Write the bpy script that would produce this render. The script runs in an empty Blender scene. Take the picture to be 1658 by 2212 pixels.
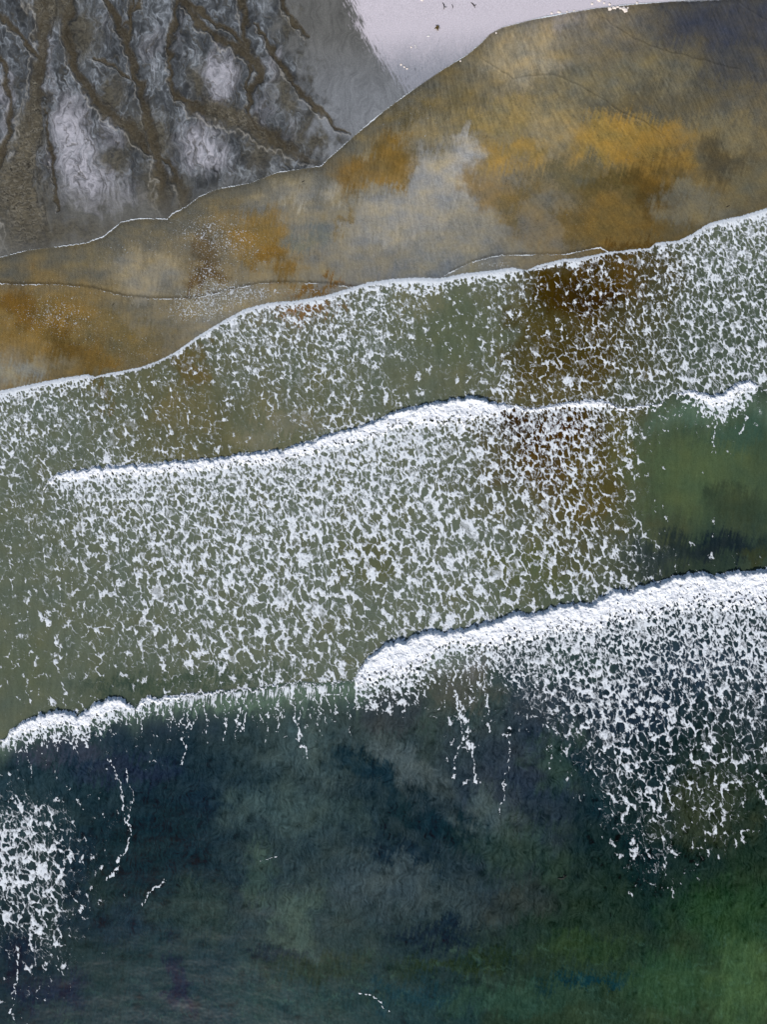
# Beach and surf seen straight down from the air. Everything is computed here: meshes, colours and materials.
import bpy, bmesh, math, random
import numpy as np
from mathutils import Vector

scene = bpy.context.scene
col = scene.collection
R = math.radians

# ---------------------------------------------------------------- camera, sky, sun, exposure
cam = bpy.data.cameras.new('camera'); cam_o = bpy.data.objects.new('camera', cam); col.objects.link(cam_o)
CAM_H = 60.0
cam.sensor_fit = 'VERTICAL'; cam.angle_y = 2*math.atan(40.03/CAM_H)
cam.clip_start = .5; cam.clip_end = 20000
cam_o.location = (0, 0, CAM_H); cam_o.rotation_euler = (0, 0, 0)
scene.camera = cam_o
SUN_DIR = Vector((.24, .80, -.68)).normalized()        # the way the light travels
elev = math.asin(-SUN_DIR.z); azim = math.atan2(-SUN_DIR.x, -SUN_DIR.y)
world = bpy.data.worlds.new('World'); scene.world = world; world.use_nodes = True
wn = world.node_tree; wn.nodes.clear()
sky = wn.nodes.new('ShaderNodeTexSky'); sky.sky_type = 'NISHITA'; sky.sun_disc = False
sky.sun_elevation = elev; sky.sun_rotation = azim % (2*math.pi)
bg = wn.nodes.new('ShaderNodeBackground'); bg.inputs['Strength'].default_value = .10
wo = wn.nodes.new('ShaderNodeOutputWorld')
wn.links.new(sky.outputs[0], bg.inputs[0]); wn.links.new(bg.outputs[0], wo.inputs[0])
sun = bpy.data.lights.new('sun', 'SUN'); sun.energy = 4.2; sun.angle = R(.5); sun.color = (1, .955, .90)
sun_o = bpy.data.objects.new('sun', sun); col.objects.link(sun_o); sun_o.location = (0, -30, 50)
sun_o.rotation_euler = SUN_DIR.to_track_quat('-Z', 'Y').to_euler()
scene.view_settings.view_transform = 'Standard'; scene.view_settings.look = 'None'
scene.view_settings.exposure = 0.0; scene.view_settings.gamma = 1.0
scene.render.engine = 'CYCLES'
scene.cycles.transparent_max_bounces = 12; scene.cycles.max_bounces = 4

import numpy as np, math
F32 = np.float32
S = 60.0/1658.0            # metres per unit of the survey plan (plan is 1658 x 2212 units)
UW, VH = 1658.0, 2212.0

# ---------------------------------------------------------------- noise
def _hash(ix, iy, seed):
    h = (ix.astype(np.uint32)*np.uint32(374761393) + iy.astype(np.uint32)*np.uint32(668265263)
         + np.uint32((seed*2654435761+12345) & 0xffffffff))
    h = (h ^ (h >> np.uint32(13)))*np.uint32(1274126177)
    h = h ^ (h >> np.uint32(16))
    h = h*np.uint32(2246822519)
    h = h ^ (h >> np.uint32(15))
    return h
def _r01(h): return (h & np.uint32(0xffffff)).astype(F32)*F32(1/16777216.0)
def perlin(x, y, seed=0):
    x = np.asarray(x, F32); y = np.asarray(y, F32)
    xf = np.floor(x); yf = np.floor(y)
    ix = xf.astype(np.int32); iy = yf.astype(np.int32)
    fx = x-xf; fy = y-yf
    ux = fx*fx*fx*(fx*(fx*6-15)+10); uy = fy*fy*fy*(fy*(fy*6-15)+10)
    def g(dx, dy):
        a = _r01(_hash(ix+dx, iy+dy, seed))*F32(2*math.pi)
        return np.cos(a)*(fx-dx)+np.sin(a)*(fy-dy)
    a = g(0,0); b = g(1,0); c = g(0,1); d = g(1,1)
    return ((a+(b-a)*ux)*(1-uy)+(c+(d-c)*ux)*uy)*F32(1.5)
def fbm(x, y, seed=0, o=4, gain=.5, lac=2.03):
    s = 0; a = 1.0; t = 0
    for k in range(o):
        s = s + a*perlin(x, y, seed+k*17); t += a*a
        x = x*lac+3.7; y = y*lac-1.9; a *= gain
    return s/F32(math.sqrt(t))
def ridged(x, y, seed=0, o=3):
    s = 0; a = 1.0; t = 0
    for k in range(o):
        s = s + a*(1-np.abs(perlin(x, y, seed+k*13))*2.2); t += a
        x = x*2.1+1.7; y = y*2.1+9.1; a *= .5
    return s/t
def worley(x, y, seed=0, jit=1.0):
    x = np.asarray(x, F32); y = np.asarray(y, F32)
    xf = np.floor(x); yf = np.floor(y)
    ix = xf.astype(np.int32); iy = yf.astype(np.int32)
    fx = x-xf; fy = y-yf
    f1 = np.full(x.shape, 9, F32); f2 = np.full(x.shape, 9, F32)
    for dx in (-1,0,1):
        for dy in (-1,0,1):
            h = _hash(ix+dx, iy+dy, seed); h2 = _hash(ix+dx, iy+dy, seed+101)
            d = (dx+.5+jit*(_r01(h)-.5)-fx)**2+(dy+.5+jit*(_r01(h2)-.5)-fy)**2
            n = np.minimum(f1, d)
            f2 = np.minimum(f2, np.maximum(f1, d)); f1 = n
    return np.sqrt(f1), np.sqrt(f2)
def sst(a, b, x):
    t = np.clip((x-a)/(b-a), 0, 1); return t*t*(3-2*t)
def lerp(a, b, t): return a+(b-a)*t

# ---------------------------------------------------------------- shore lines (plan units)
def curve(*p):
    xs = np.array(p[0::2], F32); ys = np.array(p[1::2], F32)
    return lambda u: np.interp(u, xs, ys).astype(F32)
LA = curve(-400,640, 0,556, 60,540, 130,532, 185,525, 225,510, 262,480, 300,472, 362,473, 372,462, 400,448, 430,425, 470,408,
           540,395, 600,372, 650,365, 695,358, 708,344, 730,325, 770,290, 830,240, 900,190, 960,150, 1010,120, 1040,95,
           1060,75, 1085,62, 1150,45, 1230,30, 1290,20, 1370,12, 1500,2, 1658,-8, 2100,-60)
LB = curve(-400,600, 0,611, 25,614, 120,614, 200,622, 260,638, 330,645, 400,645, 440,640, 500,625, 560,612, 620,610,
           700,612, 760,620, 800,622, 900,640, 2100,640)
LC = curve(-400,920, 0,845, 60,832, 130,818, 190,809, 203,815, 230,808, 300,795, 340,781, 378,762, 392,752, 430,725, 480,695,
           530,668, 580,655, 640,650, 700,640, 750,625, 800,610, 850,603, 900,600, 950,602, 1000,592, 1060,585, 1109,579,
           1139,584, 1169,572, 1219,560, 1254,558, 1290,550, 1320,545, 1364,540, 1405,537, 1418,525, 1469,520, 1499,505,
           1529,485, 1554,477, 1604,467, 1658,450, 2100,330)
LC2 = curve(0,760, 900,620, 964,593, 1014,568, 1059,555, 1084,551, 1149,550, 1224,549, 1264,540, 1296,534, 1312,541, 1320,548, 1400,600, 1658,700)
LD = curve(-400,1200, 0,1110, 80,1075, 95,1053, 105,1038, 125,1023, 165,1015, 200,1010, 250,1005, 300,1003, 350,998, 400,995, 450,990,
           500,985, 525,978, 575,975, 620,968, 665,953, 725,935, 775,923, 829,900, 854,888, 904,875, 939,871, 994,860,
           1019,855, 1044,860, 1079,870, 1109,876, 1149,882, 1189,875, 1229,868, 1264,863, 1294,862, 1314,868, 1334,876,
           1359,878, 1404,873, 1439,863, 1454,850, 1489,843, 1529,850, 1554,855, 1574,838, 1599,825, 1624,822, 1645,838, 1658,850, 2100,900)
LE = curve(-400,1700, 0,1604, 15,1588, 30,1570, 60,1551, 100,1538, 130,1533, 170,1541, 190,1528, 210,1516, 245,1503, 270,1511, 293,1527,
           305,1512, 320,1506, 360,1503, 400,1498, 450,1493, 500,1490, 550,1486, 600,1478, 650,1471, 690,1475, 750,1471, 768,1466,
           780,1436, 800,1416, 829,1390, 854,1384, 879,1376, 914,1363, 969,1363, 1029,1351, 1079,1336, 1114,1323, 1154,1326, 1179,1316, 1219,1306,
           1279,1301, 1314,1283, 1329,1273, 1359,1273, 1404,1261, 1454,1246, 1519,1233, 1544,1243, 1569,1236, 1619,1233,
           1658,1226, 2100,1150)

# ---------------------------------------------------------------- survey grids (24 x 32 cells)
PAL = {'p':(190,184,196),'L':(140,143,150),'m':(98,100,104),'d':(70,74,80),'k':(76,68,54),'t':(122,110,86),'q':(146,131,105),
 'o':(133,113,70),'O':(138,105,46),'b':(94,77,42),'B':(72,56,32),'n':(66,68,74),'s':(134,132,124),'r':(96,88,68),
 'g':(98,100,78),'G':(90,97,82),'h':(62,74,62),'T':(50,66,64),'x':(28,38,46),'y':(42,54,60),'z':(62,68,68),'e':(38,58,42),
 'E':(44,66,40),'F':(58,84,50),'v':(36,70,62),'R':(112,84,52),'w':(90,84,56),'H':(68,84,64)}
CG = """
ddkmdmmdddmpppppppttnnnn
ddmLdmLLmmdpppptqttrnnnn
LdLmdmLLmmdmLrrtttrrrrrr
mdLLmmmmmmddrroototooort
mkLLmmmmmmdoorsootooOtbr
kkLLmkLmmsoOsssOtrbbOrbr
mdmmdkrossosssssmtrbbbrr
tmdrttrOOssmssmmttbbbGGG
tttsstbtoommmmgGGBBBBhhh
OOobbssssRGGGgGGGbBBbhhh
OObobrGGGGGGGGGGbbBbhhhh
sbbrGwGGGGGGGGGGwwwwhhhh
GGwGgwwggggggGGwwwwhhTTh
GGGGggwgggGGGGGBBBBwHHHH
GGGGGGGGGGGGGGGwBBbwHHHH
GGGGGGGGGGGGGGGGwbwwHHHH
GGGGGGGGGGGGGGGGGwwwHHTh
GGGGGGGGGGGGGGGGGwhTxxxh
GGGGGGGGGGGGGGGGHHTxxxxx
GGGGGGGGGGGGGGGGTyyyyyyy
GGGGGGGGGGGGHHHTyyyyyyyy
GGhhhhhGGzzThhhhTTxxxxxT
GhTTTTTyzzzzThhTTTTxxxeT
TyyyyxyyzzzzzTTTTTyxxeee
yyyyxyxyyzxxzzTTTyxexeee
yyyxxxxyzyyxxxzTTTxexeee
yyxxxxyxyyzyxxxyTeexxexe
yxeexxxyzyzyzyzTeEEexeEE
xyeeyxxzzyzzxzzTeeEexeEE
xxeevyyyzzzyyxyeeEEeeEEE
xyyevxvveEEEeeeEEEvEEEFF
xyyyvxxvvvvvvvveEEFEFEFF
""".split()
DG = """
000000000000000000000000
000000000000000000000000
000000000000000000000000
000000000000000000000000
000000000000000000000000
000000000000000000000000
000000000000000000000006
000000000000000000000566
000000000000666551523665
000000004556511421324555
000000366566412222545545
000023254354121434445566
653423223333323634554222
643323321199886567641120
522888888888875567420010
336777777778775567530000
235666677788766666541010
233456777775677745652111
233455776773577623699999
224445655653666599888888
223334655442960477676677
122112111222301146775465
111111111200002103675354
000111000100002000473243
000100000000001000164352
740200000000000000046151
972100000000000000005120
881100000000000000004000
561010000000000000000000
161000000000000000000000
120000000000000000000000
100000000000000000000000
""".split()
for _g in (CG, DG):
    assert len(_g) == 32
    for _i, _r in enumerate(_g): assert len(_r) == 24, (_i, _r, len(_r))
CU, CV = UW/24, VH/32
def lin(c): c = np.asarray(c, np.float64)/255; return np.where(c <= .04045, c/12.92, ((c+.055)/1.055)**2.4)
def seen(rgb, zn):
    r, g, b = rgb
    if r-b > 40: r, g, b = r*.96, g*.985, b*1.01
    if zn == 1 and r < 135: m_ = (r+g+b)/3; r, g, b = [x+(m_-x)*.16 for x in (r, g, b)]
    k = (1, 1, .98, .97, 1.08)[zn]
    if zn in (2, 3) and abs(r-g) < 20: m_ = (r+g+b)/3; r, g, b = [x+(m_-x)*.16 for x in (r, g, b)]
    if zn == 4: r, g, b = (r*.90, g*.98, b*1.0) if g <= r+12 else (r*.95, g*.82, b*1.04)
    return lin((r, g, b))*k
GDEN = np.array([[float(c) for c in r] for r in DG], F32)/9
def zone(u, v):
    return ((v > LA(u)).astype(np.int8) + (v > LC(u)) + (v > LD(u)) + (v > LE(u))).astype(np.int8)
_cu, _cv = np.meshgrid((np.arange(24)+.5)*CU, (np.arange(32)+.5)*CV)
GZ = zone(_cu.astype(F32), _cv.astype(F32))
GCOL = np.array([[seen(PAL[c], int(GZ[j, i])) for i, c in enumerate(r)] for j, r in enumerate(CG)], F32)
def _blur5(a, w):
    k = np.array([1,4,6,4,1], F32); k /= k.sum()
    def conv(z):
        p = np.pad(z, ((2,2),(2,2))+((0,0),)*(z.ndim-2))
        z1 = sum(k[i]*p[i:i+z.shape[0]] for i in range(5))
        return sum(k[i]*z1[:, i:i+z.shape[1]] for i in range(5))
    return conv(a), conv(w)
def sample(G, u, v, z):
    """bilinear look-up of a survey grid that never bleeds across a shore line"""
    G3 = G if G.ndim == 3 else G[..., None]
    out = np.zeros(u.shape+(G3.shape[2],), F32)
    x = np.clip(u/CU-.5, 0, 22.999); y = np.clip(v/CV-.5, 0, 30.999)
    x0 = x.astype(np.int32); y0 = y.astype(np.int32); fx = (x-x0); fy = (y-y0)
    fx = lerp(fx, fx*fx*(3-2*fx), .5)[..., None]; fy = lerp(fy, fy*fy*(3-2*fy), .5)[..., None]
    for k in range(5):
        m = z == k
        if not m.any(): continue
        w = (GZ == k).astype(F32)[..., None]
        far, farw = _blur5(G3*w, w)
        f2, w2 = _blur5(far, farw); f3, w3 = _blur5(f2, w2)
        kf = .10 if G.ndim == 3 else .45
        A = G3*w*kf + far*.6 + f2*(.4 if G.ndim == 3 else .01) + f3*.001; W = w*kf + farw*.6 + w2*(.4 if G.ndim == 3 else .01) + w3*.001 + 1e-9
        a = x0[m]; b = y0[m]; p = fx[m]; q = fy[m]
        def bl(T): return (T[b,a]*(1-p)+T[b,a+1]*p)*(1-q)+(T[b+1,a]*(1-p)+T[b+1,a+1]*p)*q
        out[m] = bl(A)/bl(W)
    return out if G.ndim == 3 else out[..., 0]

# ---------------------------------------------------------------- drainage rills on the sand: (u, v, half width) chains
RILLS = [
 [(105,-40,26),(103,0,24),(98,50,20),(93,110,15),(88,165,16),(80,225,20),(72,280,24),(58,320,30),(45,360,36),(38,400,44),(48,455,46),(60,500,42)],
 [(-20,22,6),(0,38,7),(30,60,7),(55,92,6),(75,118,6),(88,130,5)],
 [(150,-30,20),(152,30,17),(150,90,12),(160,140,11),(180,180,10),(205,215,12),(235,245,14),(268,268,16),(300,300,14),(320,330,8)],
 [(222,-10,5),(240,25,7),(262,60,9),(278,100,9),(290,140,9),(300,180,10),(312,220,12),(325,270,12),(335,310,10),(343,350,11),(350,400,14),(355,440,15),(366,474,9),(385,505,6)],
 [(292,-10,6),(284,45,6),(280,95,6)],
 [(386,-10,7),(380,40,6),(369,90,5),(368,130,5),(371,170,5),(374,200,6),(390,217,8),(420,233,11),(460,240,20),(505,252,22),(545,270,20),(590,300,16),(640,332,13),(682,352,7)],
 [(386,-10,8),(410,25,8),(440,60,9),(470,88,11),(510,104,12),(535,116,12),(550,135,11),(562,158,12),(556,185,9),(541,200,7),(535,230,6),(545,260,6),(580,290,6),(620,320,6),(662,347,5)],
 [(524,-10,9),(529,40,8),(531,80,8),(536,112,8)],
 [(400,8,5),(460,45,6),(500,70,6),(532,104,6)],
 [(548,55,4),(590,110,6),(620,160,7),(650,200,6),(690,240,5),(720,268,4),(752,292,3)],
 [(100,235,3),(105,290,4),(112,350,5),(120,420,5),(124,455,4)],
 [(-5,108,5),(17,160,5),(24,220,5),(22,280,6),(12,330,8),(-5,360,9)],
 [(540,140,4),(537,185,4),(531,232,4)],
 [(606,-10,5),(620,30,6),(645,60,6),(662,85,3)],
 [(345,330,3),(375,370,7),(395,410,12),(402,440,9)],
 [(205,130,3),(235,140,4),(262,155,4),(285,172,3)],
 [(270,60,3),(300,20,4),(312,-10,4)],
]
SKY_SHEEN = [(150,265,34,60,1.0),(165,345,48,55,1.1),(215,395,60,32,.9),(105,140,12,50,.5),(478,168,34,50,1.1),(430,305,46,48,.9),(250,290,30,30,.5),  # silvery patches: sky sheen on wet sand, put into its colour
 (455,345,45,30,.6),(330,100,30,40,.35),(585,150,18,45,.45),(15,215,16,60,.7),(395,80,18,40,.3),(290,430,40,25,.35),(200,440,60,18,.5),(235,60,20,40,.25),
 (570,235,22,30,.45),(625,290,24,26,.3),(20,470,20,30,.35),(600,120,14,22,.4),(350,370,25,40,.2)]
FLATS = [(110,25,50,34,0),(180,80,34,60,0),(478,255,70,26,.35),(590,315,60,22,.5),(300,285,34,50,.3),(345,300,26,60,-.2),(392,430,26,44,0),(620,210,26,60,-.5),
 (690,290,60,50,0),(40,420,60,90,0),(60,300,34,80,.1),(240,210,30,40,.5),(700,120,60,90,-.3),(640,40,40,50,0),(430,180,20,40,0),(560,330,30,50,0),(110,500,120,26,0),(330,400,30,60,0),(250,350,30,30,.4)]
def PALE(u, v):
    """positive on the pale sand"""
    return (u-(757+.26*v+.0011*v*v))/60 - .6*sst(60, 240, v-.28*(u-800))
def rill_field(u, v):
    """signed depth of the nearest rill: 1 in its middle, 0 at its edge, negative outside; and along-rill coordinate"""
    best = np.full(u.shape, -9, F32); along = np.zeros(u.shape, F32); side = np.zeros(u.shape, F32); rw = np.zeros(u.shape, F32)
    m = (u < 840) & (v < 560)
    if not m.any(): return best, along, side, rw
    U = u[m] + 9*fbm(u[m]/34, v[m]/34, 71, 4); V = v[m] + 7*fbm(u[m]/30, v[m]/30, 77, 3)
    W = np.clip(1+.55*fbm(u[m]/22, v[m]/40, 79, 3), .3, 2)
    b = best[m]; al = along[m]; sd = side[m]; ww = rw[m]
    for ch in RILLS:
        acc = 0.0
        for (x0,y0,w0),(x1,y1,w1) in zip(ch[:-1], ch[1:]):
            dx, dy = x1-x0, y1-y0; L = math.hypot(dx, dy)
            t = np.clip(((U-x0)*dx+(V-y0)*dy)/(L*L), 0, 1)
            ex = U-(x0+t*dx); ey = V-(y0+t*dy)
            d = np.hypot(ex, ey); w = (w0+(w1-w0)*t)*W
            val = (w-d)/np.maximum(w, 5)
            up = val > b
            b = np.where(up, val, b); al = np.where(up, acc+t*L, al); sd = np.where(up, (ex*dy-ey*dx)/L, sd); ww = np.where(up, w, ww)
            acc += L
    best[m] = b; along[m] = al; side[m] = sd; rw[m] = ww
    return best, along, side, rw

# ---------------------------------------------------------------- base colour + relief
def shore(u, v):
    """distance (m) up the beach from the main swash front"""
    return (LC(u)-v)*F32(S)
def ground_z(u, v):
    s = np.interp(shore(u, v), [-90,-60,-25,-4,0,40,200], [-3.4,-3.0,-1.3,-.32,-.22,.62,4.0]).astype(F32)
    return s
def wet_streaks(u, v, ang, sc, st, seed, o=4):
    c, s = math.cos(ang), math.sin(ang)
    a = u*c+v*s; b = -u*s+v*c
    return fbm(a/sc, b/(sc*st), seed, o)

# stains and water bodies with a shape of their own: centre, radii, turn, colour, strength, zone
PAINT = [
 # swash film
 (1130,125,110,60,-.3,(156,143,118),.8,1),(1300,90,120,40,0,(104,98,84),.6,1),(1560,60,170,50,0,(64,66,76),.9,1),(1480,190,220,46,-.1,(92,86,70),.8,1),
 (1000,200,90,34,-.5,(106,92,60),.8,1),(870,250,60,24,-.5,(98,84,50),.8,1),(1100,250,150,34,-.1,(142,122,80),.8,1),(1000,270,90,22,-.2,(134,112,66),.7,1),
 (1330,170,200,60,-.1,(112,105,84),.8,1),(1200,225,130,30,-.1,(122,111,84),.7,1),(1520,250,130,40,0,(92,86,70),.75,1),(1600,150,100,60,0,(70,70,72),.85,1),
 (1450,215,200,40,-.1,(88,82,66),.7,1),(1600,250,90,60,0,(92,86,72),.7,1),(1040,170,70,30,-.5,(118,108,86),.7,1),(920,300,70,24,-.45,(126,116,92),.6,1),
 (1340,300,130,50,.1,(156,124,62),.85,1),(1180,290,60,50,.1,(150,132,100),.6,1),(1400,335,80,66,.5,(138,104,44),.8,1),(1570,290,90,50,0,(128,112,78),.7,1),
 (960,400,100,80,-.5,(150,145,137),1,1),(1010,345,42,50,-.3,(158,153,146),.9,1),(870,470,130,60,-.35,(142,138,131),1,1),(1000,500,110,60,-.2,(130,125,114),.9,1),
 (800,560,120,34,-.1,(122,117,106),.9,1),(1056,400,44,64,-.35,(130,100,50),.7,1),(1110,330,70,40,.2,(146,118,64),.8,1),(836,366,84,36,-.35,(134,102,46),.9,1),(1120,440,46,66,.25,(112,92,54),.9,1),
 (830,330,90,30,-.25,(118,90,38),.9,1),(745,380,46,50,.1,(120,90,38),.9,1),(735,475,15,44,.15,(124,104,68),.8,1),
 (640,405,92,36,-.15,(152,148,140),1,1),(690,372,30,14,.1,(130,100,48),.8,1),(560,430,60,22,-.3,(124,122,116),.8,1),
 (570,512,104,54,.4,(138,105,46),.9,1),(610,560,46,36,.6,(120,88,34),.85,1),(500,470,50,26,.1,(134,116,84),.6,1),(660,510,50,26,.1,(98,104,100),.75,1),
 (440,540,34,60,-.3,(92,78,56),.85,1),(437,600,34,36,0,(88,66,34),.9,1),(320,590,90,40,.1,(138,130,114),.85,1),(180,560,120,26,-.05,(128,112,78),.7,1),(60,575,80,28,0,(112,92,56),.8,1),
 (1230,375,90,24,-.15,(96,88,62),.8,1),(1330,400,120,34,-.1,(92,76,38),.9,1),(1420,420,50,80,.15,(88,66,26),.9,1),(1310,480,80,70,.1,(116,90,42),.9,1),(1250,500,40,60,.1,(104,84,46),.8,1),
 (1560,340,60,46,.3,(76,68,50),.85,1),(1500,440,80,40,0,(110,104,86),.8,1),(1170,500,56,40,0,(116,102,78),.7,1),(1400,500,40,20,0,(108,82,36),.7,1),(1610,400,60,40,0,(106,98,74),.7,1),
 (95,690,150,66,.15,(126,98,46),.9,1),(30,650,50,50,0,(112,80,28),.9,1),(150,745,90,34,.4,(98,72,26),.9,1),(250,700,70,40,.2,(118,98,58),.8,1),(350,680,80,28,.1,(116,106,84),.85,1),
 (290,740,100,36,-.1,(106,90,54),.8,1),(470,655,90,22,-.15,(122,116,98),.85,1),(40,800,80,28,-.1,(126,124,114),.95,1),(210,790,60,20,-.2,(112,84,34),.8,1),
 (670,629,88,13,0,(118,82,30),.95,1),(1360,545,70,14,0,(86,62,22),.9,1),
 # shallow water between the swash front and the second breaker
 (400,790,40,60,.2,(104,88,52),.85,2),(660,665,76,20,-.1,(120,84,48),.85,2),(205,835,26,34,0,(102,86,48),.8,2),(390,890,60,50,0,(104,98,70),.8,2),
 (600,925,110,36,-.15,(116,112,92),.85,2),(900,650,60,34,0,(108,108,86),.8,2),(700,800,80,60,0,(92,98,80),.6,2),(560,840,100,50,0,(98,100,82),.6,2),
 (1000,720,90,80,0,(86,94,72),.7,2),(1150,720,60,120,0,(76,68,38),.9,2),(1270,640,80,66,0,(58,42,16),1,2),(1200,620,66,54,0,(70,54,24),.9,2),(1340,590,80,30,0,(86,66,34),.8,2),
 (1250,770,100,66,0,(72,62,34),.9,2),(1400,700,90,90,0,(74,72,50),.7,2),(1560,680,110,80,0,(64,74,60),.7,2),(1180,830,60,26,0,(92,80,48),.7,2),(120,920,90,60,0,(84,94,82),.6,2),
 # between second and third breakers
 (1130,915,80,46,.1,(56,38,18),1,3),(1220,940,80,66,0,(68,48,22),1,3),(1180,1000,80,50,0,(84,66,38),.8,3),(1270,1060,60,90,0,(92,80,44),.85,3),(1330,960,36,70,0,(88,84,52),.7,3),
 (1500,1020,150,90,0,(78,94,66),.85,3),(1610,930,70,50,0,(62,82,72),.8,3),(1490,890,70,24,-.1,(70,92,78),.7,3),(1600,1100,80,40,0,(58,68,54),.7,3),
 (1560,1185,130,34,-.05,(38,46,52),.95,3),(1400,1200,80,44,-.1,(40,50,54),.9,3),(1640,1200,40,20,0,(60,66,46),.7,3),(1160,1230,90,50,0,(88,94,62),.8,3),
 (800,1210,60,70,0,(92,94,66),.7,3),(450,1462,260,16,-.1,(54,70,58),.85,3),(250,1490,80,12,-.1,(50,66,58),.7,3),(60,1440,90,50,0,(84,92,72),.5,3),
 # behind the last breakers (lit green wave face painted in) and over the weed beds
 (440,1522,300,16,-.13,(92,104,92),.8,4),(700,1500,110,22,-.05,(86,96,88),.8,4),(1000,1436,76,40,0,(104,120,98),1,4),(1000,1490,90,50,0,(78,92,68),.8,4),(860,1540,80,50,0,(60,74,62),.7,4),
 (120,1620,130,24,-.1,(60,74,72),.7,4),(660,1620,90,60,.1,(72,80,80),.8,4),(860,1640,110,34,.55,(80,84,86),.8,4),(600,1750,110,60,.1,(66,76,76),.8,4),(1060,1760,60,60,.3,(76,82,82),.75,4),
 (830,1900,120,70,0,(68,74,78),.7,4),(640,1990,60,90,0,(74,84,76),.65,4),(560,1890,40,60,0,(64,76,68),.6,4),(960,1950,80,50,0,(66,72,74),.5,4),(760,1760,80,30,.3,(58,68,68),.5,4),
 (330,1830,140,90,.1,(30,42,48),.85,4),(170,1900,36,120,0,(28,40,52),.8,4),(800,1670,110,34,.55,(34,46,54),.9,4),(960,1790,140,40,.5,(30,42,48),.9,4),(880,1840,90,26,.2,(30,40,50),.8,4),
 (940,2020,110,24,0,(30,38,48),.85,4),(250,1660,130,30,0,(40,54,60),.7,4),(450,1730,60,60,.2,(32,42,52),.7,4),(40,2060,60,60,0,(22,34,48),.9,4),(110,2150,100,40,0,(28,42,52),.8,4),
 (385,2120,22,70,0,(26,40,50),.8,4),(600,2070,70,20,0,(30,44,46),.6,4),(1440,1700,70,70,.1,(24,36,44),.8,4),(1380,1860,60,60,0,(24,36,40),.8,4),(1500,1820,70,24,-.2,(24,34,34),.7,4),(1290,1700,46,70,0,(38,50,54),.7,4),
 (1380,1530,120,50,0,(34,42,58),.7,4),(1500,1440,140,60,0,(46,54,70),.6,4),(1230,1430,90,40,0,(58,70,66),.6,4),
 (420,1970,90,70,0,(46,70,54),.8,4),(250,2000,80,60,0,(34,56,56),.7,4),(1110,1950,100,44,0,(54,70,54),.7,4),(1140,1840,110,70,.2,(54,64,54),.6,4),(1530,1740,110,100,0,(54,70,44),.8,4),(1200,1640,60,80,0,(56,68,58),.6,4),
 (1270,2040,120,30,-.1,(48,74,42),.8,4),(1610,2110,80,120,0,(66,102,56),.9,4),(1450,2130,120,70,0,(52,86,50),.8,4),(690,2092,130,24,-.05,(46,66,44),.8,4),(1000,2080,170,18,-.1,(42,62,36),.8,4),
 (1560,1970,120,80,0,(46,78,44),.8,4),(1270,2115,110,16,-.15,(26,60,56),.8,4),(870,2145,130,14,-.08,(34,68,62),.8,4),(1100,2160,160,34,0,(48,82,56),.7,4),(620,2160,160,26,0,(38,70,58),.7,4),
]
def paint(c, u, v, zone_id):
    w1 = 1.5*fbm(u/85, v/85, 501, 5, .62); w2 = 1.4*fbm(u/85, v/85, 502, 5, .62)
    s1 = fbm((u+.25*v)/5, v/60, 503, 4, .6); s2 = fbm(u/7, v/9, 504, 3, .6)
    U = u+34*w1+5*s1+4*s2; V = v+26*w2+26*s1+6*s2
    for cx, cy, rx, ry, an, rgb, am, zi in PAINT:
        if zi != zone_id: continue
        bb = (np.abs(u-cx) < 1.6*max(rx, ry)+90) & (np.abs(v-cy) < 1.6*max(rx, ry)+90)
        if not bb.any(): continue
        dx = U[bb]-cx; dy = V[bb]-cy; ca, sa = math.cos(an), math.sin(an)
        a = (dx*ca+dy*sa)/rx; b = (-dx*sa+dy*ca)/ry
        r = np.sqrt(a*a+b*b)
        f = am*sst(1.35, .35, r)
        c[bb] = lerp(c[bb], np.array(seen(rgb, zi), F32), f[:, None])
    return c
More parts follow.
